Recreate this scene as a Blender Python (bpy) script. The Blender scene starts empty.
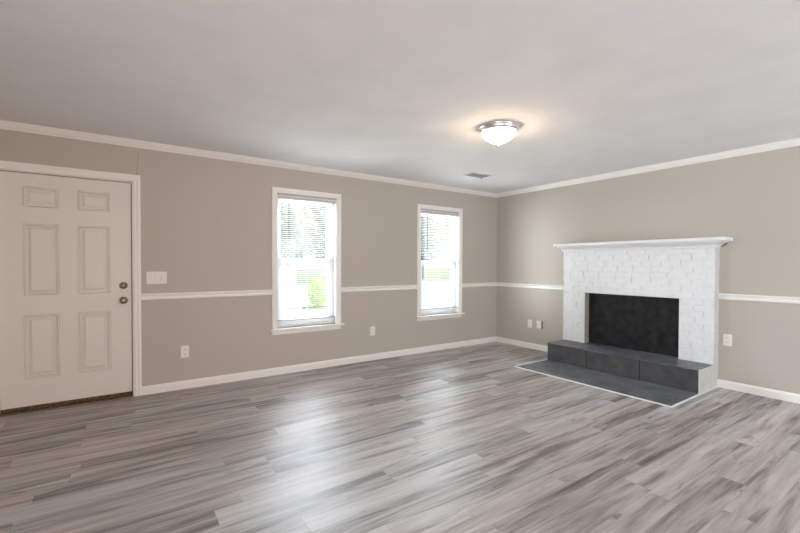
import bpy, bmesh, math, random
from mathutils import Vector, Matrix
random.seed(7)
C = bpy.context.scene
COL = C.collection
PI = math.pi

# ------------------------------------------------------------------ camera, world, lights, exposure
H = 1.2684                      # camera height
D, W, CEIL = 4.645, 5.163, 2.431   # window wall at y = D, fireplace wall at x = W
GZ = -.35                       # ground level outside
X0, Y0 = -2.2, -2.4             # the unseen left and rear walls
cd = bpy.data.cameras.new('camera'); cam = bpy.data.objects.new('camera', cd); COL.objects.link(cam)
yaw, pitch, roll = .6062, -.0162, .0032
fwd = Vector((math.sin(yaw)*math.cos(pitch), math.cos(yaw)*math.cos(pitch), math.sin(pitch)))
rt = Vector((math.cos(yaw), -math.sin(yaw), 0)); up = rt.cross(fwd)
r2 = math.cos(roll)*rt + math.sin(roll)*up; u2 = -math.sin(roll)*rt + math.cos(roll)*up
m = Matrix.Identity(4)
for i in range(3):
    m[i][0], m[i][1], m[i][2] = r2[i], u2[i], -fwd[i]
m[2][3] = H
cam.matrix_world = m
cd.sensor_width = 36; cd.lens = 409.23/800*36; cd.shift_y = 4.515/800
cd.clip_start = .05; cd.clip_end = 300
C.camera = cam

vs = C.view_settings
vs.view_transform = 'Standard'; vs.look = 'None'; vs.gamma = 1; vs.use_curve_mapping = False
vs.exposure = 0.92
C.cycles.use_denoising = True
C.cycles.max_bounces = 14; C.cycles.diffuse_bounces = 8; C.cycles.glossy_bounces = 4
C.cycles.transparent_max_bounces = 24; C.cycles.transmission_bounces = 8
C.cycles.sample_clamp_indirect = 8

world = bpy.data.worlds.new('overcast_sky'); C.world = world; world.use_nodes = True
wn, wl = world.node_tree.nodes, world.node_tree.links
wn.clear()
wo = wn.new('ShaderNodeOutputWorld'); wb = wn.new('ShaderNodeBackground')
wc = wn.new('ShaderNodeTexCoord'); ws = wn.new('ShaderNodeSeparateXYZ'); wr = wn.new('ShaderNodeValToRGB')
wl.new(wc.outputs['Generated'], ws.inputs[0]); wl.new(ws.outputs['Z'], wr.inputs[0])
wr.color_ramp.elements[0].color = (.86, .92, 1, 1); wr.color_ramp.elements[1].color = (.80, .90, 1, 1)
wl.new(wr.outputs[0], wb.inputs[0]); wb.inputs[1].default_value = 0.8
wl.new(wb.outputs[0], wo.inputs[0])

def area(name, loc, rot, sx, sy, power, color, portal=False):
    l = bpy.data.lights.new(name, 'AREA'); l.shape = 'RECTANGLE'; l.size = sx; l.size_y = sy
    l.energy = power; l.color = color
    if portal: l.cycles.is_portal = True
    o = bpy.data.objects.new(name, l); o.location = loc; o.rotation_euler = rot; COL.objects.link(o)
    return o
# portals in the two window openings (they only guide sky sampling), then fill lights added out of view behind the rear and side walls
area('window_portal', (1.882, D+.20, 1.30), (-PI/2, 0, 0), .80, 1.6, 1, (1, 1, 1), True)
area('window_portal', (3.945, D+.20, 1.30), (-PI/2, 0, 0), .80, 1.6, 1, (1, 1, 1), True)
area('rear_fill', (3.6, Y0-.75, 1.15), (PI/2+.35, 0, 0), 2.6, 2.0, 62, (.88, .94, 1.0))  # added cool fill, standing in for unseen daylight from the rear
area('side_fill', (X0-.75, -1.5, 1.20), Vector((1, .04, .20)).to_track_quat('-Z', 'Y').to_euler(), 2.4, 2.0, 150, (.86, .93, 1.0))  # cool fill added to brighten the fireplace wall from the far side
area('rear_warm_fill', (-.7, Y0-.75, 1.30), (PI/2+.2, 0, 0), 1.6, 2.0, 30, (1.0, .56, .30))  # added warm fill standing in for an unseen lamp; there is no hall
# area lamps added outside the windows, hidden from view, as sky fill, and the sun from behind the house
for sx_, pw_ in ((3.15, 800), (6.5, 450)):
    area('sky_fill', (sx_, D+3.2, 3.5), (-PI/2-math.radians(-28), 0, 0), 1.7, 1.9, pw_, (.80, .88, 1.0))  # lamps added to put the bright window glare on the floor
area('sky_fill', (-1.6, D+3.0, 1.9), Vector((.80, -.60, -.06)).to_track_quat('-Z', 'Y').to_euler(), 4.5, 3.4, 1000, (.88, .94, 1.0))  # lamp added to light the fireplace wall obliquely through the windows
area('low_bounce_fill', (3.2, D+2.0, GZ+.04), (-PI+math.radians(40), 0, 0), 7.0, 2.6, 520, (1.0, .99, .96))  # lamp added below sill height to brighten the ceiling near the windows
sl = bpy.data.lights.new('sun', 'SUN'); sl.energy = 2.4; sl.angle = .02; sl.color = (1, .96, .90)
so = bpy.data.objects.new('sun', sl); so.rotation_euler = Vector((-.75, .28, -.62)).to_track_quat('-Z', 'Y').to_euler(); COL.objects.link(so)

# ------------------------------------------------------------------ materials
MATS = {}
def mat(name, color, rough=.6, bump=None, vary=None, metal=0, spec=.5, emit=None, estr=0, coat=0):
    """bump = (scale, strength, distance[, detail]); vary = (scale, second colour)"""
    if name in MATS: return MATS[name]
    M = bpy.data.materials.new(name); M.use_nodes = True; MATS[name] = M
    n, l = M.node_tree.nodes, M.node_tree.links
    b = n['Principled BSDF']
    b.inputs['Base Color'].default_value = (*color, 1); b.inputs['Roughness'].default_value = rough
    b.inputs['Metallic'].default_value = metal; b.inputs['Specular IOR Level'].default_value = spec
    if coat: b.inputs['Coat Weight'].default_value = coat
    if emit:
        b.inputs['Emission Color'].default_value = (*emit, 1); b.inputs['Emission Strength'].default_value = estr
    g = n.new('ShaderNodeNewGeometry')
    if bump:
        t = n.new('ShaderNodeTexNoise'); t.inputs['Scale'].default_value = bump[0]
        t.inputs['Detail'].default_value = bump[3] if len(bump) > 3 else 3
        l.new(g.outputs['Position'], t.inputs['Vector'])
        bp = n.new('ShaderNodeBump'); bp.inputs['Strength'].default_value = bump[1]; bp.inputs['Distance'].default_value = bump[2]
        l.new(t.outputs['Fac'], bp.inputs['Height']); l.new(bp.outputs[0], b.inputs['Normal'])
    if vary:
        t = n.new('ShaderNodeTexNoise'); t.inputs['Scale'].default_value = vary[0]; t.inputs['Detail'].default_value = 5
        l.new(g.outputs['Position'], t.inputs['Vector'])
        r = n.new('ShaderNodeValToRGB'); r.color_ramp.elements[0].position = .35; r.color_ramp.elements[1].position = .68
        r.color_ramp.elements[0].color = (*color, 1); r.color_ramp.elements[1].color = (*vary[1], 1)
        l.new(t.outputs['Fac'], r.inputs[0]); l.new(r.outputs[0], b.inputs['Base Color'])
    return M

wall_m = mat('greige_wall_paint', (.515, .468, .416), .62, (260, .12, .002), None, spec=.35)
ceil_m = mat('brushed_white_ceiling', (.83, .825, .825), .85, (9, .22, .006, 8), (3.2, (.87, .865, .865)), spec=.2)
trim_m = mat('white_trim_paint', (.88, .855, .825), .38, (60, .05, .002))
door_m = mat('white_door_paint', (.77, .725, .675), .42, (180, .04, .001))
gap_m = mat('dark_gap_backing', (.035, .028, .022), .8)
wood_m = mat('brown_threshold_wood', (.05, .027, .013), .6, (90, .2, .002), (40, (.20, .11, .045)))
nickel_m = mat('antique_nickel', (.30, .245, .20), .32, None, None, metal=1)
satin_m = mat('brushed_nickel', (.80, .78, .75), .34, None, None, metal=1)
plate_m = mat('white_plate_plastic', (.84, .80, .76), .35)
slot_m = mat('dark_slot', (.22, .20, .19), .6)
vinyl_m = mat('white_vinyl_frame', (.83, .845, .86), .38)
slat_m = mat('white_blind_slat', (.62, .62, .615), .42)
cord_m = mat('white_blind_cord', (.72, .72, .70), .7)
wand_m = mat('clear_grey_wand', (.09, .10, .09), .25)
brail_m = mat('grey_bottom_rail', (.42, .42, .39), .45)
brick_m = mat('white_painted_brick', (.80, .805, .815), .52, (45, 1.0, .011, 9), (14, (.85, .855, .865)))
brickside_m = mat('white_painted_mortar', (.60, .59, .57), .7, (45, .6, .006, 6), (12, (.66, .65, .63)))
reveal_m = mat('bare_taupe_brick', (.33, .27, .215), .8, (60, .6, .005, 5), (18, (.42, .36, .30)))
board_m = mat('black_fire_board', (.006, .006, .007), .6, (26, .35, .004, 6), (11, (.024, .024, .026)), spec=.25)
tile_m = mat('charcoal_slate_tile', (.075, .080, .092), .40, (22, .35, .003, 8), (5, (.155, .166, .188)))
tileface_m = mat('charcoal_tile_riser', (.058, .057, .061), .45, (30, .3, .003, 8), (9, (.088, .087, .092)))
grout_m = mat('black_grout', (.015, .015, .016), .8)
metalpaint_m = mat('white_vent_metal', (.72, .72, .72), .4)
ventdark_m = mat('grey_vent_duct', (.36, .36, .365), .7)

def slate_veins(M):
    n, l = M.node_tree.nodes, M.node_tree.links
    b = n['Principled BSDF']; src = b.inputs['Base Color'].links[0].from_socket
    g = n.new('ShaderNodeNewGeometry'); t = n.new('ShaderNodeTexNoise'); t.inputs['Scale'].default_value = 3.2; t.inputs['Detail'].default_value = 5; t.inputs['Distortion'].default_value = 1.8
    l.new(g.outputs['Position'], t.inputs['Vector'])
    r = n.new('ShaderNodeValToRGB'); e = r.color_ramp.elements
    e[0].position, e[0].color = .475, (0, 0, 0, 1); e[1].position, e[1].color = .525, (0, 0, 0, 1)
    q = e.new(.5); q.color = (.7, .7, .7, 1)
    l.new(t.outputs['Fac'], r.inputs[0])
    bw = n.new('ShaderNodeRGBToBW'); l.new(r.outputs[0], bw.inputs[0])
    mx = n.new('ShaderNodeMix'); mx.data_type = 'RGBA'; mx.inputs[7].default_value = (.24, .25, .27, 1)
    l.new(bw.outputs[0], mx.inputs[0]); l.new(src, mx.inputs[6]); l.new(mx.outputs[2], b.inputs['Base Color'])
slate_veins(tile_m)

def floor_material():
    M = bpy.data.materials.new('grey_vinyl_plank'); M.use_nodes = True
    n, l = M.node_tree.nodes, M.node_tree.links
    b = n['Principled BSDF']
    def math_(op, a, bb=None):
        k = n.new('ShaderNodeMath'); k.operation = op
        for i, v in enumerate((a, bb)):
            if v is None: continue
            if isinstance(v, (int, float)): k.inputs[i].default_value = v
            else: l.new(v, k.inputs[i])
        return k.outputs[0]
    def comb(x, y, z=0.0):
        k = n.new('ShaderNodeCombineXYZ')
        for i, v in enumerate((x, y, z)):
            if isinstance(v, (int, float)): k.inputs[i].default_value = v
            else: l.new(v, k.inputs[i])
        return k.outputs[0]
    def noise(vec, detail, dist=0, rough=.55):
        k = n.new('ShaderNodeTexNoise'); k.inputs['Scale'].default_value = 1; k.inputs['Detail'].default_value = detail
        k.inputs['Distortion'].default_value = dist; k.inputs['Roughness'].default_value = rough
        l.new(vec, k.inputs['Vector']); return k.outputs['Fac']
    def ramp(fac, stops):
        k = n.new('ShaderNodeValToRGB'); e = k.color_ramp.elements
        e[0].position, e[0].color = stops[0][0], (*stops[0][1], 1)
        e[1].position, e[1].color = stops[-1][0], (*stops[-1][1], 1)
        for p, c in stops[1:-1]:
            q = e.new(p); q.color = (*c, 1)
        l.new(fac, k.inputs[0]); return k.outputs[0]
    def mix(mode, fac, a, bb):
        k = n.new('ShaderNodeMix'); k.data_type = 'RGBA'; k.blend_type = mode
        if isinstance(fac, (int, float)): k.inputs[0].default_value = fac
        else: l.new(fac, k.inputs[0])
        for i, v in ((6, a), (7, bb)):
            if isinstance(v, tuple): k.inputs[i].default_value = v
            else: l.new(v, k.inputs[i])
        return k.outputs[2]
    g = n.new('ShaderNodeNewGeometry'); s = n.new('ShaderNodeSeparateXYZ'); l.new(g.outputs['Position'], s.inputs[0])
    X, Y = s.outputs[0], s.outputs[1]
    PW, PL = .148, 1.22
    ry = math_('DIVIDE', math_('ADD', Y, 10.03), PW); row = math_('FLOOR', ry)
    wn1 = n.new('ShaderNodeTexWhiteNoise'); wn1.noise_dimensions = '1D'; l.new(row, wn1.inputs['W'])
    rx = math_('ADD', math_('DIVIDE', math_('ADD', X, 20), PL), math_('MULTIPLY', wn1.outputs['Value'], 7.0)); colm = math_('FLOOR', rx)
    wn2 = n.new('ShaderNodeTexWhiteNoise'); wn2.noise_dimensions = '2D'; l.new(comb(row, colm), wn2.inputs['Vector'])
    rv = wn2.outputs['Value']
    sep = n.new('ShaderNodeSeparateColor'); l.new(wn2.outputs['Color'], sep.inputs[0])
    ra, rb = sep.outputs[0], sep.outputs[1]
    off = math_('MULTIPLY', rv, 61.0); off2 = math_('MULTIPLY', ra, 37.0)
    # broad streaks within a plank, fine grain, dark knots
    streak = noise(comb(math_('ADD', math_('MULTIPLY', X, 1.1), off), math_('ADD', math_('MULTIPLY', Y, 13.5), off2), rv), 4, .8, .5)
    fine = noise(comb(math_('ADD', math_('MULTIPLY', X, 2.6), off2), math_('ADD', math_('MULTIPLY', Y, 46), off)), 3, .7)
    grain = noise(comb(math_('ADD', math_('MULTIPLY', X, 6), off), math_('ADD', math_('MULTIPLY', Y, 150), off2)), 4, .4)
    knot = noise(comb(math_('ADD', math_('MULTIPLY', X, 3.4), off2), math_('ADD', math_('MULTIPLY', Y, 15), off), ra), 4, 1.2, .6)
    tone = math_('ADD', math_('ADD', math_('MULTIPLY', math_('SUBTRACT', streak, .5), 1.45), math_('MULTIPLY', math_('SUBTRACT', rb, .5), .30)), .5)
    tone = math_('ADD', tone, math_('ADD', math_('MULTIPLY', math_('SUBTRACT', grain, .5), .20), math_('MULTIPLY', math_('SUBTRACT', fine, .5), .52)))
    c = ramp(tone, [(.08, (.095, .080, .073)), (.28, (.22, .198, .187)), (.45, (.365, .340, .328)), (.63, (.48, .457, .445)), (.9, (.59, .570, .558))])
    kf = ramp(knot, [(.615, (0, 0, 0)), (.74, (1, 1, 1))])
    kb = n.new('ShaderNodeRGBToBW'); l.new(kf, kb.inputs[0])
    c = mix('MIX', math_('MULTIPLY', kb.outputs[0], .75), c, (.10, .082, .074, 1))
    warm = ramp(ra, [(.0, (1.05, .98, .95)), (1, (.97, 1.0, 1.02))])
    c = mix('MULTIPLY', 1.0, c, warm)
    # joints
    fy = math_('ABSOLUTE', math_('SUBTRACT', math_('FRACT', ry), .5)); fx = math_('ABSOLUTE', math_('SUBTRACT', math_('FRACT', rx), .5))
    jy = math_('GREATER_THAN', fy, .5-.0055); jx = math_('GREATER_THAN', fx, .5-.0010)
    j = math_('MAXIMUM', jy, jx)
    c = mix('MULTIPLY', math_('MULTIPLY', j, .45), c, (.35, .32, .30, 1))
    l.new(c, b.inputs['Base Color'])
    rr = math_('ADD', math_('MULTIPLY', grain, .16), .37)
    l.new(rr, b.inputs['Roughness'])
    b.inputs['Specular IOR Level'].default_value = .9
    hh = math_('SUBTRACT', math_('MULTIPLY', grain, .5), math_('MULTIPLY', j, 1.0))
    bp = n.new('ShaderNodeBump'); bp.inputs['Strength'].default_value = .25; bp.inputs['Distance'].default_value = .0012
    l.new(hh, bp.inputs['Height']); l.new(bp.outputs[0], b.inputs['Normal'])
    return M
floor_m = floor_material()

def glass_material():
    M = bpy.data.materials.new('window_glass'); M.use_nodes = True
    n, l = M.node_tree.nodes, M.node_tree.links; n.clear()
    o = n.new('ShaderNodeOutputMaterial'); t = n.new('ShaderNodeBsdfTransparent'); t.inputs[0].default_value = (.95, .97, .96, 1)
    g = n.new('ShaderNodeBsdfGlossy'); g.inputs['Roughness'].default_value = .02
    f = n.new('ShaderNodeFresnel'); gg = n.new('ShaderNodeNewGeometry'); mr = n.new('ShaderNodeMapRange')
    mr.inputs['To Min'].default_value = 1.45; mr.inputs['To Max'].default_value = 1/1.45      # same reflectance from both faces of the pane
    l.new(gg.outputs['Backfacing'], mr.inputs['Value']); l.new(mr.outputs[0], f.inputs[0]); mx = n.new('ShaderNodeMixShader')
    l.new(f.outputs[0], mx.inputs[0]); l.new(t.outputs[0], mx.inputs[1]); l.new(g.outputs[0], mx.inputs[2]); l.new(mx.outputs[0], o.inputs[0])
    return M
glass_m = glass_material()

# ------------------------------------------------------------------ mesh helpers
def box(bm, x0, x1, y0, y1, z0, z1):
    v = [bm.verts.new(p) for p in ((x0,y0,z0),(x1,y0,z0),(x1,y1,z0),(x0,y1,z0),(x0,y0,z1),(x1,y0,z1),(x1,y1,z1),(x0,y1,z1))]
    for q in ((0,3,2,1),(4,5,6,7),(0,1,5,4),(1,2,6,5),(2,3,7,6),(3,0,4,7)): bm.faces.new([v[i] for i in q])
def sweep(bm, prof, a, b):
    """closed profile swept from a to b; prof points are functions' (out, z) mapped by frame"""
    A = [bm.verts.new(p) for p in a(prof)]; B = [bm.verts.new(p) for p in b(prof)]
    k = len(prof)
    for i in range(k): bm.faces.new((A[i], A[(i+1) % k], B[(i+1) % k], B[i]))
    bm.faces.new(A[::-1]); bm.faces.new(B)
def along_x(bm, prof, x0, x1, y=D):          # on the window wall, 'out' runs towards the room (-y)
    sweep(bm, prof, lambda p: [(x0, y-o, z) for o, z in p], lambda p: [(x1, y-o, z) for o, z in p])
def along_y(bm, prof, y0, y1, x=W):          # on the fireplace wall
    sweep(bm, prof, lambda p: [(x-o, y0, z) for o, z in p], lambda p: [(x-o, y1, z) for o, z in p])
def lathe(bm, prof, c, axis='z', seg=40):
    """prof = [(radius, along)]"""
    rings = []
    for r, t in prof:
        ring = []
        if r < 1e-6:
            p = {'z': (c[0], c[1], c[2]+t), 'y': (c[0], c[1]+t, c[2]), 'x': (c[0]+t, c[1], c[2])}[axis]
            ring = [bm.verts.new(p)]
        else:
            for i in range(seg):
                a = 2*PI*i/seg; u, v = r*math.cos(a), r*math.sin(a)
                p = {'z': (c[0]+u, c[1]+v, c[2]+t), 'y': (c[0]+u, c[1]+t, c[2]+v), 'x': (c[0]+t, c[1]+u, c[2]+v)}[axis]
                ring.append(bm.verts.new(p))
        rings.append(ring)
    for A, B in zip(rings, rings[1:]):
        if len(A) == 1 and len(B) == 1: continue
        for i in range(seg):
            j = (i+1) % seg
            if len(A) == 1: bm.faces.new((A[0], B[j], B[i]))
            elif len(B) == 1: bm.faces.new((A[i], A[j], B[0]))
            else: bm.faces.new((A[i], A[j], B[j], B[i]))
def obj(name, bm, m, parent=None, smooth=False, bevel=0):
    bmesh.ops.recalc_face_normals(bm, faces=bm.faces)
    me = bpy.data.meshes.new(name); bm.to_mesh(me); bm.free()
    me.materials.append(m)
    if smooth:
        for p in me.polygons: p.use_smooth = True
    o = bpy.data.objects.new(name, me); COL.objects.link(o)
    if bevel:
        k = o.modifiers.new('bevel', 'BEVEL'); k.width = bevel; k.segments = 2; k.limit_method = 'ANGLE'
    if parent:
        o.parent = parent
        root = parent
        off = Vector()
        while root: off += root.location; root = root.parent
        for v in me.vertices: v.co -= off       # meshes are written in world metres
    return o
def boxes(name, m, parent, *bx, bevel=0):
    bm = bmesh.new()
    for b in bx: box(bm, *b)
    return obj(name, bm, m, parent, bevel=bevel)
def tag(o, label, cat, group=None, kind=None):
    o['label'] = label; o['category'] = cat
    if group: o['group'] = group
    if kind: o['kind'] = kind
    return o
def empty(name, loc, label=None, cat=None, group=None, kind=None):
    o = bpy.data.objects.new(name, None); COL.objects.link(o); o.location = loc; o.empty_display_size = .1
    if label: tag(o, label, cat, group, kind)
    elif kind: o['kind'] = kind
    return o
def struct(o, label, cat):
    o['kind'] = 'structure'; o['label'] = label; o['category'] = cat; return o

# ------------------------------------------------------------------ room shell
WIN = [(1.507, 2.257, .527, 2.060), (3.570, 4.320, .527, 2.045)]    # window openings x0 x1 z0 z1
DOOR = (-.811, .128, 0.0, 2.040)
T = .15
def wall_with_holes(name, holes):
    xs = sorted({X0-T, W+T} | {h[0] for h in holes} | {h[1] for h in holes})
    zs = sorted({0.0, CEIL+.1} | {h[2] for h in holes} | {h[3] for h in holes})
    bm = bmesh.new()
    for xa, xb in zip(xs, xs[1:]):
        for za, zb in zip(zs, zs[1:]):
            if any(h[0] <= xa and xb <= h[1] and h[2] <= za and zb <= h[3] for h in holes): continue
            box(bm, xa, xb, D, D+T, za, zb)
    # a faint plaster crease over the door
    v = [bm.verts.new(p) for p in ((.160, D, 2.118), (.172, D-.006, 2.118), (.186, D, 2.118), (.180, D, 2.33), (.186, D-.004, 2.33), (.193, D, 2.33))]
    bm.faces.new((v[0], v[1], v[4], v[3])); bm.faces.new((v[1], v[2], v[5], v[4]))
    return obj(name, bm, wall_m)
struct(wall_with_holes('wall_left', WIN + [DOOR]), 'greige painted wall with two windows and a white door', 'wall')
struct(boxes('wall_right', wall_m, None, (W, W+T, Y0-T, 1.90, 0, CEIL+.1), (W, W+T, 3.07, D, 0, CEIL+.1), (W, W+T, 1.90, 3.07, 0, .20), (W, W+T, 1.90, 3.07, .95, CEIL+.1), (W+.06, W+T, 1.90, 3.07, .20, .95)), 'greige painted wall behind the white brick fireplace', 'wall')
# the two walls out of view, with openings added to let the fill lights in
struct(boxes('wall_side', wall_m, None, (X0-T, X0, Y0-T, -2.3, 0, CEIL+.1), (X0-T, X0, -.7, D, 0, CEIL+.1), (X0-T, X0, -2.3, -.7, 0, .5), (X0-T, X0, -2.3, -.7, 2.1, CEIL+.1)), 'greige painted wall beyond the left edge', 'wall')
struct(boxes('wall_back', wall_m, None, (X0, -1.5, Y0-T, Y0, 0, CEIL+.1), (.1, 2.7, Y0-T, Y0, 0, CEIL+.1), (4.5, W, Y0-T, Y0, 0, CEIL+.1), (-1.5, .1, Y0-T, Y0, 2.08, CEIL+.1),
             (2.7, 4.5, Y0-T, Y0, 0, .5), (2.7, 4.5, Y0-T, Y0, 2.1, CEIL+.1)), 'greige painted wall behind the viewer', 'wall')
struct(boxes('floor', floor_m, None, (X0-T, W+T, Y0-T, D+T, -.12, 0)), 'grey wood-look plank floor', 'floor')
struct(boxes('ceiling', ceil_m, None, (X0-T, W+T, Y0-T, D, CEIL, CEIL+.12)), 'white brush-textured ceiling', 'ceiling')

# crown moulding, chair rail, skirting
crown = [(0, 2.370), (.010, 2.370), (.014, 2.380), (.030, 2.394), (.038, 2.408), (.043, 2.418), (.050, 2.422), (.050, CEIL), (0, CEIL)]
rail = [(0, .915), (.010, .915), (.020, .922), (.020, .934), (.011, .940), (.011, .952), (.022, .957), (.026, .968), (.020, .978), (0, .978)]
skirt = [(0, 0), (.014, 0), (.014, .060), (.011, .070), (.005, .080), (0, .083)]
shoe = [(.0141, 0), (.024, 0), (.024, .006), (.020, .014), (.0141, .018)]
BX, BY0, BY1 = 5.068, 1.612, 3.355            # brick breast: front plane and its two ends
bm = bmesh.new(); along_x(bm, crown, X0, W); struct(obj('trim_1', bm, trim_m), 'white crown moulding above the windows', 'moulding')
bm = bmesh.new(); along_y(bm, crown, Y0, D); struct(obj('trim_2', bm, trim_m), 'white crown moulding above the fireplace', 'moulding')
def run(name, fn, prof, spans, label, cat):
    bm = bmesh.new()
    for a, b in spans:
        for p in prof: fn(bm, p, a, b)
    struct(obj(name, bm, trim_m), label, cat)
run('trim_3', along_x, [rail], [(.195, 1.452)], 'white chair rail between the door and first window', 'moulding')
run('trim_4', along_x, [rail], [(2.312, 3.514)], 'white chair rail between the two windows', 'moulding')
run('trim_5', along_x, [rail], [(4.376, W)], 'white chair rail between second window and corner', 'moulding')
run('trim_6', along_y, [rail], [(BY1, D)], 'white chair rail between corner and fireplace', 'moulding')
run('trim_7', along_y, [rail], [(Y0, BY0)], 'white chair rail right of the fireplace', 'moulding')
run('baseboard_left', along_x, [skirt], [(.195, W)], 'white baseboard under the windows', 'baseboard')
run('baseboard_right', along_y, [skirt], [(Y0, BY0), (BY1, D)], 'white baseboard either side of the fireplace', 'baseboard')

# ------------------------------------------------------------------ door
door = empty('door_1', (-.34, D, 0)); struct(door, 'white six-panel entry door with bronze knob', 'door')
casing = [(0, 0), (.006, 0), (.012, .006), (.016, .020), (.013, .030), (.018, .044), (.018, .060), (.014, .066), (0, .066)]
def casing_frame(bm, x0, x1, z1, prof, z0=0, y=D):
    """mitred architrave round an opening: prof = (out, distance from the opening edge)"""
    st = []
    for o, d in prof:
        st.append([(x0-d, y-o, z0), (x0-d, y-o, z1+d), (x1+d, y-o, z1+d), (x1+d, y-o, z0)])
    V = [[bm.verts.new(p) for p in s] for s in st]; k = len(V)
    for i in range(k):
        A, B = V[i], V[(i+1) % k]
        for j in range(3): bm.faces.new((A[j], A[j+1], B[j+1], B[j]))
    bm.faces.new([v[0] for v in V]); bm.faces.new([v[3] for v in V][::-1])
bm = bmesh.new(); casing_frame(bm, DOOR[0]+.006, DOOR[1]-.002+.002, DOOR[3]+.004, casing); obj('door_casing', bm, trim_m, door)
boxes('jamb', trim_m, door, (DOOR[0], DOOR[0]+.008, D, D+T, 0, DOOR[3]), (DOOR[1]-.004, DOOR[1], D, D+T, 0, DOOR[3]), (DOOR[0]+.008, DOOR[1]-.004, D, D+T, DOOR[3]-.004, DOOR[3]))
boxes('gap_backing', gap_m, door, (DOOR[0]+.008, DOOR[1]-.004, D+.075, D+.090, .0, DOOR[3]-.004))  # dark sheet filling the opening behind the leaf, seen round its edges
# slab with moulded panels
SX0, SX1, SZ0, SZ1, SY = -.799, .1185, .046, 2.031, D+.024
def door_leaf():
    bm = bmesh.new()
    cols = [(-.650, -.412), (-.284, -.045)]; rows = [(.276, .827), (.988, 1.611), (1.745, 1.923)]
    xs = [SX0] + [c for p in cols for c in p] + [SX1]; zs = [SZ0] + [r for p in rows for r in p] + [SZ1]
    def quad(pts): bm.faces.new([bm.verts.new(p) for p in pts])
    for i in range(5):
        for j in range(7):
            if i in (1, 3) and j in (1, 3, 5):
                steps = [(0, 0), (.005, .006), (.010, -.0015), (.015, -.0015), (.022, .016), (.030, .016), (.054, .001), (.056, .001)]
                for (ia, da), (ib, db) in zip(steps, steps[1:]):
                    a = [(xs[i]+ia, zs[j]+ia), (xs[i+1]-ia, zs[j]+ia), (xs[i+1]-ia, zs[j+1]-ia), (xs[i]+ia, zs[j+1]-ia)]
                    b = [(xs[i]+ib, zs[j]+ib), (xs[i+1]-ib, zs[j]+ib), (xs[i+1]-ib, zs[j+1]-ib), (xs[i]+ib, zs[j+1]-ib)]
                    for k in range(4):
                        q = (k+1) % 4
                        quad([(a[k][0], SY+da, a[k][1]), (a[q][0], SY+da, a[q][1]), (b[q][0], SY+db, b[q][1]), (b[k][0], SY+db, b[k][1])])
                ia, da = steps[-1]
                quad([(xs[i]+ia, SY+da, zs[j]+ia), (xs[i+1]-ia, SY+da, zs[j]+ia), (xs[i+1]-ia, SY+da, zs[j+1]-ia), (xs[i]+ia, SY+da, zs[j+1]-ia)])
            else:
                quad([(xs[i], SY, zs[j]), (xs[i+1], SY, zs[j]), (xs[i+1], SY, zs[j+1]), (xs[i], SY, zs[j+1])])
    y1 = SY+.044
    for a, b in (((SX0, SZ0), (SX1, SZ0)), ((SX1, SZ0), (SX1, SZ1)), ((SX1, SZ1), (SX0, SZ1)), ((SX0, SZ1), (SX0, SZ0))):
        quad([(a[0], SY, a[1]), (b[0], SY, b[1]), (b[0], y1, b[1]), (a[0], y1, a[1])])
    quad([(SX0, y1, SZ0), (SX1, y1, SZ0), (SX1, y1, SZ1), (SX0, y1, SZ1)])
    bmesh.ops.remove_doubles(bm, verts=bm.verts, dist=1e-5)
    return obj('door_leaf', bm, door_m, door)
door_leaf()
boxes('threshold', wood_m, door, (DOOR[0]+.008, DOOR[1]-.004, D-.004, D+.10, .0, .012), (DOOR[0]+.008, DOOR[1]-.004, D+.034, D+.072, .012, .042), bevel=.004)
def knob(z, deadbolt):
    bm = bmesh.new()
    y = SY-.0005
    if deadbolt: prof = [(0, -.030), (.016, -.030), (.021, -.027), (.024, -.020), (.029, -.012), (.033, -.005), (.033, 0)]
    else: prof = [(0, -.062), (.014, -.061), (.024, -.056), (.029, -.046), (.028, -.036), (.020, -.026), (.013, -.020), (.013, -.012), (.030, -.008), (.034, -.003), (.034, 0)]
    lathe(bm, prof, (.055, y, z), 'y', 28)
    o = obj('deadbolt' if deadbolt else 'door_knob', bm, nickel_m, door, smooth=True)
    if not deadbolt: o['label'] = 'aged bronze round door knob'
    else:
        o['label'] = 'aged bronze deadbolt'
        boxes('thumb_turn', nickel_m, o, (.038, .072, y-.040, y-.030, z-.006, z+.006), bevel=.003)
knob(1.061, True); knob(.920, False)

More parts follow.
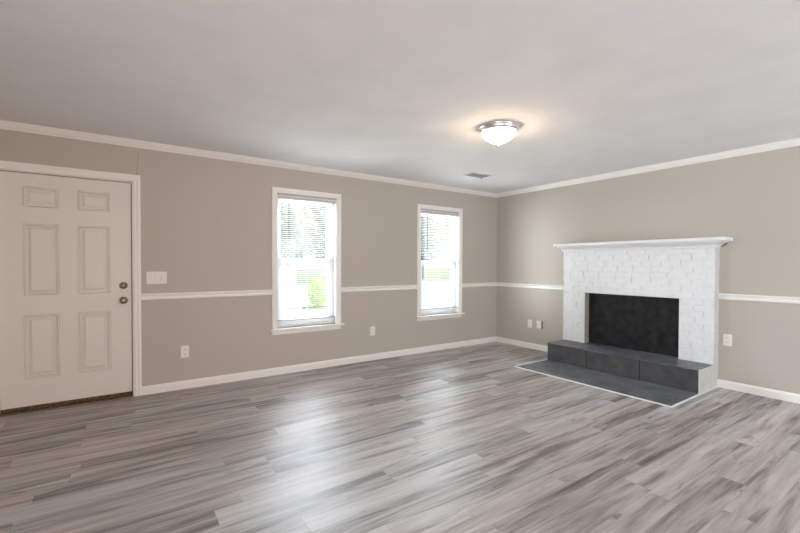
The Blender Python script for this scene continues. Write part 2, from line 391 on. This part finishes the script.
# ------------------------------------------------------------------ windows
def window(idx, hole, label):
    x0, x1, z0, z1 = hole
    w = empty('window_%d' % idx, ((x0+x1)/2, D, z0)); struct(w, label, 'window')
    bm = bmesh.new()
    prof = [(0, 0), (.008, 0), (.012, .006), (.012, .014), (.017, .030), (.019, .048), (.016, .057), (0, .057)]
    top = 2.140 if idx == 1 else 2.126
    prof2 = [(o, d) for o, d in prof]
    casing_frame(bm, x0, x1, top-.057, prof2, z0)
    obj('window_casing', bm, trim_m, w)
    boxes('window_sill', trim_m, w, (x0-.082, x1+.088, D-.050, D, z0-.022, z0), (x0, x1, D, D+.055, z0-.022, z0), bevel=.004)
    bm = bmesh.new()
    ap = [(0, z0-.072), (.010, z0-.072), (.016, z0-.062), (.016, z0-.022), (0, z0-.022)]
    along_x(bm, ap, x0-.057, x1+.052); obj('window_apron', bm, trim_m, w)
    # jamb lining and vinyl frame
    f = .030
    boxes('window_frame', vinyl_m, w,
          (x0, x0+.010, D, D+T, z0, z1), (x1-.010, x1, D, D+T, z0, z1), (x0+.010, x1-.010, D, D+T, z1-.010, z1),
          (x0+.010, x0+.010+f, D+.058, D+T, z0, z1-.010), (x1-.010-f, x1-.010, D+.058, D+T, z0, z1-.010),
          (x0+.010+f, x1-.010-f, D+.058, D+T, z1-.035, z1-.010), (x0+.010+f, x1-.010-f, D+.056, D+T, z0, z0+.030))
    zm = 1.315 if idx == 1 else 1.300
    a0, a1 = x0+.042, x1-.042
    def sash(name, za, zb, y, rw, rb, rtp):
        s = boxes(name, vinyl_m, w, (a0, a0+rw, y, y+.028, za, zb), (a1-rw, a1, y, y+.028, za, zb),
                  (a0+rw, a1-rw, y, y+.028, za, za+rb), (a0+rw, a1-rw, y, y+.028, zb-rtp, zb), bevel=.003)
        boxes('pane', glass_m, s, (a0+rw-.004, a1-rw+.004, y+.011, y+.016, za+rb-.004, zb-rtp+.004))
        return s
    sash('upper_sash', zm-.030, z1-.037, D+.104, .040, .050, .036)
    lo = sash('lower_sash', z0+.032, zm+.030, D+.066, .042, .056, .048)
    xm = (x0+x1)/2
    boxes('sash_lock', vinyl_m, w, (xm-.028, xm+.028, D+.070, D+.094, zm+.030, zm+.040), (xm-.006, xm+.022, D+.064, D+.080, zm+.040, zm+.047), bevel=.002)
    return w
window(1, WIN[0], 'white double-hung window nearer the door')
window(2, WIN[1], 'white double-hung window nearer the corner')

def blind(hole, zbot, label, wandlen):
    x0, x1, z0, z1 = hole
    a0, a1 = x0+.014, x1-.014; yc = D+.028
    r = empty('window_blind', ((x0+x1)/2, yc, z1-.014), label, 'window blind', 'white mini blinds in the windows')
    bm = bmesh.new()
    box(bm, a0, a1, yc-.016, yc+.016, z1-.040, z1-.013); obj('headrail', bm, slat_m, r, bevel=.002)
    bm = bmesh.new(); pitch = .0235; z = zbot+.026; tilt = math.radians(-7); hw = .0125
    while z < z1-.052:
        rows = []
        for t in (-1, -.33, .33, 1):
            yy = t*hw; zz = .0016*(1-t*t)
            rows.append((yc+yy*math.cos(tilt)-zz*math.sin(tilt), z+yy*math.sin(tilt)+zz*math.cos(tilt)))
        up_ = [[bm.verts.new((x, y, q)) for x in (a0+.003, a1-.003)] for y, q in rows]
        dn_ = [[bm.verts.new((x, y, q-.0007)) for x in (a0+.003, a1-.003)] for y, q in rows]
        for i in range(3):
            bm.faces.new((up_[i][0], up_[i][1], up_[i+1][1], up_[i+1][0])); bm.faces.new((dn_[i][0], dn_[i+1][0], dn_[i+1][1], dn_[i][1]))
        bm.faces.new((up_[0][0], dn_[0][0], dn_[0][1], up_[0][1])); bm.faces.new((up_[3][0], up_[3][1], dn_[3][1], dn_[3][0]))
        z += pitch
    obj('slats', bm, slat_m, r)
    b = boxes('bottom_rail', brail_m, r, (a0+.002, a1-.002, yc-.013, yc+.013, zbot-.008, zbot+.008), bevel=.003)
    for xx in (a0+.11, (a0+a1)/2, a1-.11):
        boxes('ladder_cord', cord_m, r, (xx-.0009, xx+.0009, yc-.0145, yc-.0132, zbot+.006, z1-.038), (xx-.0009, xx+.0009, yc+.0132, yc+.0145, zbot+.006, z1-.038))
    bm = bmesh.new(); xw = a0+.132 if wandlen < .5 else a0+.12
    lathe(bm, [(0, 0), (.0045, 0), (.0045, -.05), (.0038, -.06), (.0038, -wandlen), (0, -wandlen)], (xw, yc-.021, z1-.045), 'z', 10)
    obj('tilt_wand', bm, wand_m, r, smooth=True)
blind(WIN[0], .612, 'white mini blind hanging in the window nearer the door', .44)
blind(WIN[1], .618, 'white mini blind hanging in the window nearer the corner', .52)

# ------------------------------------------------------------------ fireplace
fp = empty('fireplace', ((BX+W)/2, (BY0+BY1)/2, 0), 'white painted brick fireplace with mantel, black board and charcoal tile hearth', 'fireplace')
OY0, OY1, OZ0, OZ1 = 1.940, 3.043, .237, .905
def brick_surround():
    bm = bmesh.new(); rnd = random.Random(3)
    ztop = 1.475
    # mortar core around the opening
    bx = BX+.0095
    for y0, y1, z0, z1 in ((BY0+.004, OY0, 0, ztop), (OY1, BY1-.004, 0, ztop), (OY0, OY1, OZ1, ztop), (OY0, OY1, 0, OZ0-.014)):
        box(bm, bx, W, y0, y1, z0, z1)
    ch, bw = .0680, .2035
    k = 0; z = OZ0-.0005
    while z < ztop-.01:
        z1 = min(z+ch, ztop)
        off = (k % 2)*bw/2
        y = BY0-off-rnd.uniform(0, .03)
        edges = []
        while y < BY1:
            bl = bw*rnd.uniform(.88, 1.1); edges.append((max(y, BY0), min(y+bl, BY1))); y += bl
        for a, b in edges:
            if b-a < .02: continue
            segs = [(a, b)]
            if z1 > OZ0 and z < OZ1-.02:
                segs = []
                if a < OY0: segs.append((a, min(b, OY0)))
                if b > OY1: segs.append((max(a, OY1), b))
            for (s, e) in segs:
                if e-s < .015: continue
                zz1 = z1
                jx = rnd.uniform(-.0036, .0034); g = .0030
                f0 = BX+jx
                q = [(s+g, z+g), (e-g, z+g), (e-g, zz1-g), (s+g, zz1-g)]
                fr = [bm.verts.new((f0+rnd.uniform(-.0026, .0026), py+(.0025 if py < (s+e)/2 else -.0025)+rnd.uniform(-.001, .001), pz+(.002 if pz < (z+zz1)/2 else -.002)+rnd.uniform(-.001, .001))) for py, pz in q]
                bk = [bm.verts.new((bx+.004, py+rnd.uniform(-.001, .001), pz)) for py, pz in q]
                bm.faces.new(fr)
                for i in range(4):
                    j = (i+1) % 4; bm.faces.new((fr[i], fr[j], bk[j], bk[i]))
        z = z1; k += 1
    return obj('brick_surround', bm, brick_m, fp, bevel=0)
brick_surround()
# smooth painted sides of the breast (slightly wavy caulked edge)
rnd = random.Random(5)
zs = [i*1.475/22 for i in range(23)]
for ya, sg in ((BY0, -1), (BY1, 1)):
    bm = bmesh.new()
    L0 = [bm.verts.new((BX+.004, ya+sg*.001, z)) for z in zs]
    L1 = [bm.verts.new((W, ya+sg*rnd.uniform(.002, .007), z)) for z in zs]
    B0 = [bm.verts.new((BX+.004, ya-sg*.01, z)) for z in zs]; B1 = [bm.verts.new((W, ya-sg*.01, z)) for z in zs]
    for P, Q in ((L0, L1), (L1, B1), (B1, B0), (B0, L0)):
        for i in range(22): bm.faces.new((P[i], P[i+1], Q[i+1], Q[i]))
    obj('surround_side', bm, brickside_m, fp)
# mantel: shelf over a cove moulding that returns round both ends
def mantel():
    bm = bmesh.new()
    prof = [(.010, 1.448), (.020, 1.452), (.022, 1.464), (.030, 1.474), (.050, 1.489), (.086, 1.504), (.100, 1.507), (.104, 1.5165)]
    def ring(o, z): return [(W, BY0-o*.85, z), (BX-o, BY0-o*.85, z), (BX-o, BY1+o*.45, z), (W, BY1+o*.45, z)]
    R = [[bm.verts.new(p) for p in ring(o, z)] for o, z in prof]
    for A, B in zip(R, R[1:]):
        for i in range(3): bm.faces.new((A[i], A[i+1], B[i+1], B[i]))
    bm.faces.new(R[0]); bm.faces.new(R[-1][::-1])
    bm.faces.new([r[0] for r in R]); bm.faces.new([r[3] for r in R][::-1])
    return obj('mantel_moulding', bm, trim2_m, fp)
trim2_m = mat('white_mantel_paint', (.85, .85, .85), .4, (60, .05, .002))
mantel()
boxes('mantel_shelf', trim2_m, fp, (4.920, W, 1.495, 3.418, 1.517, 1.552), bevel=.005)
# recessed opening
boxes('opening_reveal', reveal_m, fp, (BX+.012, W+.05, OY1-.004, OY1-.0002, OZ0, OZ1), (BX+.012, W+.05, OY0+.0002, OY0+.004, OZ0, OZ1), (BX+.012, W+.05, OY0+.004, OY1-.004, OZ1-.004, OZ1-.0002))
boxes('fireback_board', board_m, fp, (5.172, 5.184, OY0+.005, OY1-.005, OZ0+.001, OZ1-.005))
# hearth bench of charcoal tiles
HX, HY0, HY1, HZ = 4.700, 1.617, 3.337, .237
hb = boxes('hearth_bench', grout_m, fp, (HX+.006, BX+.02, HY0+.008, HY1-.008, 0, HZ-.012))
jt = [HY0+.003, 2.173, 2.789, HY1]
for a, b in zip(jt, jt[1:]):
    boxes('riser_tile', tileface_m, hb, (HX, HX+.008, a+.0045, b-.0045, .004, HZ-.018), bevel=.0015)
    boxes('top_tile', tile_m, hb, (HX-.010, W+.04, a+.0012, b-.0012, HZ-.011, HZ), bevel=.0015)
boxes('end_tile', tileface_m, hb, (HX+.006, BX+.02, HY1-.008, HY1, 0, HZ-.012))
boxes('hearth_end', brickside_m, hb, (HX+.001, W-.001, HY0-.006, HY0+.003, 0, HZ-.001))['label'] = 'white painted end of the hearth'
# flush tile pad with white edging
PX = 4.052
pad = boxes('hearth_pad', grout_m, fp, (PX+.018, HX+.004, 1.612, 3.337, 0, .005))
yj = [1.613, 1.90, 2.51, 3.12, 3.337]
for a, b in zip(yj, yj[1:]):
    boxes('pad_tile', tile_m, pad, (PX+.019, HX-.0005, a+.0004, b-.0004, .005, .0075))
boxes('pad_edging', trim2_m, pad, (PX, PX+.018, 1.594, 3.355, 0, .010), (PX+.018, W-.0, 1.594, 1.611, 0, .010), (PX+.018, HX, 3.338, 3.355, 0, .010), bevel=.002)

# ------------------------------------------------------------------ ceiling light and vent
lc = (2.665, 2.385)
lamp = empty('ceiling_light', (*lc, CEIL), 'flush ceiling light with brushed nickel ring and glowing white glass bowl', 'ceiling light')
bm = bmesh.new()
lathe(bm, [(0, 0), (.160, 0), (.168, -.004), (.170, -.012), (.164, -.018), (.160, -.024), (.161, -.030), (.155, -.038), (.150, -.044), (.143, -.044), (.138, -.030), (0, -.030)], (*lc, CEIL), 'z', 64)
obj('light_base', bm, satin_m, lamp, smooth=True)
bm = bmesh.new()
R0, dp = .143, .098
lathe(bm, [(R0*math.cos(t)**1.25, -.040-dp*math.sin(t)) for t in [i*(PI/2)/14 for i in range(15)][:-1]] + [(0, -.040-dp)], (*lc, CEIL), 'z', 64)
shade_m = mat('glowing_alabaster_glass', (.9, .86, .8), .3, None, None, emit=(1, .84, .66), estr=2.0)
obj('glass_shade', bm, shade_m, lamp, smooth=True)
bm = bmesh.new(); lathe(bm, [(0, 0), (.012, 0), (.010, -.006), (.006, -.009), (.007, -.014), (0, -.018)], (*lc, CEIL-.138), 'z', 16)
obj('finial', bm, satin_m, lamp, smooth=True)
pl = bpy.data.lights.new('ceiling_light_glow', 'POINT'); pl.energy = 5; pl.color = (1, .74, .48); pl.shadow_soft_size = .06
po = bpy.data.objects.new('ceiling_light_glow', pl); po.location = (*lc, CEIL-.16); COL.objects.link(po)

vent = empty('ceiling_vent', (3.86, 3.81, CEIL), 'small white slatted air register on the ceiling near the corner', 'air vent')
vx0, vx1, vy0, vy1 = 3.69, 4.03, 3.715, 3.905
boxes('vent_frame', metalpaint_m, vent, (vx0, vx1, vy0, vy0+.022, CEIL-.008, CEIL), (vx0, vx1, vy1-.022, vy1, CEIL-.008, CEIL), (vx0, vx0+.022, vy0+.022, vy1-.022, CEIL-.008, CEIL), (vx1-.022, vx1, vy0+.022, vy1-.022, CEIL-.008, CEIL), bevel=.002)
boxes('vent_duct', ventdark_m, vent, (vx0+.022, vx1-.022, vy0+.022, vy1-.022, CEIL-.0015, CEIL))
bm = bmesh.new()
for i in range(9):
    y = vy0+.030+i*.0163
    v = [bm.verts.new(p) for p in ((vx0+.022, y+.009, CEIL-.002), (vx1-.022, y+.009, CEIL-.002), (vx1-.022, y, CEIL-.010), (vx0+.022, y, CEIL-.010), (vx0+.022, y+.0105, CEIL-.002), (vx1-.022, y+.0105, CEIL-.002), (vx1-.022, y+.0015, CEIL-.010), (vx0+.022, y+.0015, CEIL-.010))]
    for q in ((0,1,2,3),(4,5,6,7),(3,2,6,7),(0,1,5,4)): bm.faces.new([v[j] for j in q])
obj('vent_slats', bm, metalpaint_m, vent)
boxes('damper_lever', slot_m, vent, (3.985, 3.993, 3.862, 3.87, CEIL-.028, CEIL-.008))

# ------------------------------------------------------------------ switch plate and outlets
def on_left(c, z):   # frame on the window wall: (across, depth, height) -> world
    return lambda u, d, v: (c+u, D-d, z+v)
def on_right(c, z):
    return lambda u, d, v: (W-d, c-u, z+v)
def fbox(bm, F, u0, u1, d0, d1, v0, v1):
    p = [F(u, d, v) for u in (u0, u1) for d in (d0, d1) for v in (v0, v1)]
    xs, ys, zs = zip(*p); box(bm, min(xs), max(xs), min(ys), max(ys), min(zs), max(zs))
def outlet(F, label, decor=False, deep=False):
    r = empty('wall_outlet', F(0, 0, 0), label, 'outlet', 'wall outlets near the floor')
    t = .007
    if deep:
        bm = bmesh.new(); fbox(bm, F, -.036, .036, 0, .030, -.058, .056); obj('back_box', bm, slot_m, r)
        bm = bmesh.new(); fbox(bm, F, -.042, .034, .030, .040, -.052, .060); obj('plate', bm, plate_m, r, bevel=.003); t = .040
    else:
        bm = bmesh.new(); fbox(bm, F, -.037, .037, 0, t, -.060, .060); obj('plate', bm, plate_m, r, bevel=.003)
    for v in (-.024, .024):
        bm = bmesh.new(); fbox(bm, F, -.017, .017, t, t+.003, v-.016, v+.016)
        s = obj('socket', bm, plate_m, r, bevel=.003)
        bm = bmesh.new(); fbox(bm, F, -.008, -.005, t+.003, t+.0036, v-.002, v+.008); fbox(bm, F, .005, .008, t+.003, t+.0036, v-.002, v+.008); fbox(bm, F, -.002, .002, t+.003, t+.0036, v-.010, v-.006)
        obj('slots', bm, slot_m, s)
outlet(on_left(.566, .376), 'white outlet low on the wall between door and first window')
outlet(on_left(2.780, .386), 'white outlet low on the wall between the two windows')
outlet(on_right(3.974, .374), 'thin white outlet plate left of the fireplace, nearer the corner')
outlet(on_right(3.783, .380), 'white outlet standing off the wall on a dark box beside hearth', deep=True)
outlet(on_right(1.527, .502), 'white outlet on the wall right of the fireplace')
F = on_left(.3235, 1.1295)
sw = empty('light_switch', F(0, 0, 0), 'wide white switch plate with a toggle beside the door', 'light switch')
bm = bmesh.new(); fbox(bm, F, -.086, .086, 0, .007, -.060, .060); obj('switch_plate', bm, plate_m, sw, bevel=.003)
for u in (-.046, 0.0):
    bm = bmesh.new(); fbox(bm, F, u-.016, u+.016, .007, .0095, -.033, .033); obj('rocker', bm, plate_m, sw, bevel=.002)
bm = bmesh.new(); fbox(bm, F, .036, .056, .007, .012, -.030, .030); d_ = obj('dimmer_slide', bm, plate_m, sw, bevel=.002)
bm = bmesh.new(); fbox(bm, F, .037, .046, .012, .024, -.022, .020); obj('toggle', bm, plate_m, sw, bevel=.003)

# ------------------------------------------------------------------ outside the windows
grass_m = mat('lawn_grass', (.16, .22, .07), .9, (30, .5, .05), (1.4, (.26, .30, .12)))
drive_m = mat('pale_concrete', (.34, .33, .315), .8, (20, .3, .01), (2, (.39, .38, .36)))
def leaf_material(name, c1, c2):
    M = mat(name, c1, .6, None, (2.5, c2)); n, l = M.node_tree.nodes, M.node_tree.links
    b = n['Principled BSDF']; t = n.new('ShaderNodeBsdfTranslucent'); x = n.new('ShaderNodeMixShader'); x.inputs[0].default_value = .45
    src = b.inputs['Base Color'].links[0].from_socket; l.new(src, t.inputs[0])
    l.new(b.outputs[0], x.inputs[1]); l.new(t.outputs[0], x.inputs[2]); l.new(x.outputs[0], n['Material Output'].inputs[0])
    return M
leaf_m = leaf_material('tree_leaves', (.26, .33, .18), (.40, .46, .30))
shrub_m = leaf_material('yellow_green_leaves', (.45, .58, .10), (.55, .66, .16))
bark_m = mat('tree_bark', (.085, .065, .05), .9, (14, .8, .03))
struct(boxes('lawn', grass_m, None, (-60, 120, D+T+.02, 120, GZ-.1, GZ)), 'green lawn outside the windows', 'lawn')
struct(boxes('driveway', drive_m, None, (-6, 60, 5.6, 31.0, GZ, GZ+.02)), 'pale concrete drive in front of the windows', 'driveway')
def leaves(bm, c, r, n, size, rnd):
    for _ in range(n):
        while True:
            p = Vector((rnd.uniform(-1, 1), rnd.uniform(-1, 1), rnd.uniform(-1, 1)))
            if .25 < p.length < 1: break
        p = Vector((p.x*r[0], p.y*r[1], p.z*r[2])) + Vector(c)
        a = Vector((rnd.gauss(0, 1), rnd.gauss(0, 1), rnd.gauss(0, 1))).normalized(); b = a.orthogonal().normalized(); s = size*rnd.uniform(.6, 1.3)
        bm.faces.new([bm.verts.new(p + q) for q in (a*s, b*s*.5, -a*s, -b*s*.5)])
def tree(x, y, h, r, n, size, label, seed):
    rnd = random.Random(seed)
    t = empty('tree', (x, y, GZ), label, 'tree', 'trees beyond the drive')
    bm = bmesh.new()
    lathe(bm, [(.20*h/8, 0), (.15*h/8, .6), (.11*h/8, h*.45), (.04*h/8, h*.85), (0, h*.9)], (x, y, GZ), 'z', 10)
    for k in range(6):
        a = k*1.05+rnd.random(); z = h*rnd.uniform(.32, .6); L = r*.75
        p0 = Vector((x, y, GZ+z)); p1 = p0+Vector((math.cos(a)*L, math.sin(a)*L, L*.5)); w_ = .035*h/8
        A = [bm.verts.new(p0+q) for q in (Vector((0, 0, w_)), Vector((-math.sin(a)*w_, math.cos(a)*w_, -w_)), Vector((math.sin(a)*w_, -math.cos(a)*w_, -w_)))]
        B = bm.verts.new(p1)
        for i in range(3): bm.faces.new((A[i], A[(i+1) % 3], B))
    obj('trunk', bm, bark_m, t, smooth=True)
    bm = bmesh.new()
    for k in range(9):
        a = rnd.uniform(0, 6.28); q = rnd.uniform(0, .62)*r
        leaves(bm, (x+math.cos(a)*q, y+math.sin(a)*q, GZ+h*rnd.uniform(.26, .86)), (r*.52, r*.52, h*.16), n//9, size, rnd)
    obj('foliage', bm, leaf_m, t)
tree(11.2, 34.5, 10.0, 3.6, 4200, .24, 'tree seen through the left half of the nearer window', 1)
tree(17.0, 36.5, 11.0, 3.4, 4200, .24, 'tree seen through the right half of the nearer window', 2)
tree(27.6, 35.5, 10.0, 3.6, 4000, .24, 'tree seen through the left half of the corner window', 3)
tree(35.2, 38.0, 12.0, 4.4, 4200, .26, 'tree seen through the right half of the corner window', 4)
bm = bmesh.new(); lathe(bm, [(0, .05), (.5, .045), (.56, .02), (.56, 0)], (6.05, 14.0, GZ+.02), 'z', 24)
struct(obj('planting_bed', bm, grass_m), 'round grassy bed under the yellow-green shrub', 'planting bed')
sh = empty('shrub', (6.05, 14.0, GZ), 'bright yellow-green shrub seen through the nearer window', 'shrub')
bm = bmesh.new(); leaves(bm, (6.05, 14.0, GZ+.60), (.36, .36, .55), 900, .07, random.Random(9)); obj('shrub_foliage', bm, shrub_m, sh)
bm = bmesh.new(); lathe(bm, [(.03, 0), (.02, .5), (0, .8)], (6.05, 14.0, GZ), 'z', 8); obj('stem', bm, bark_m, sh)
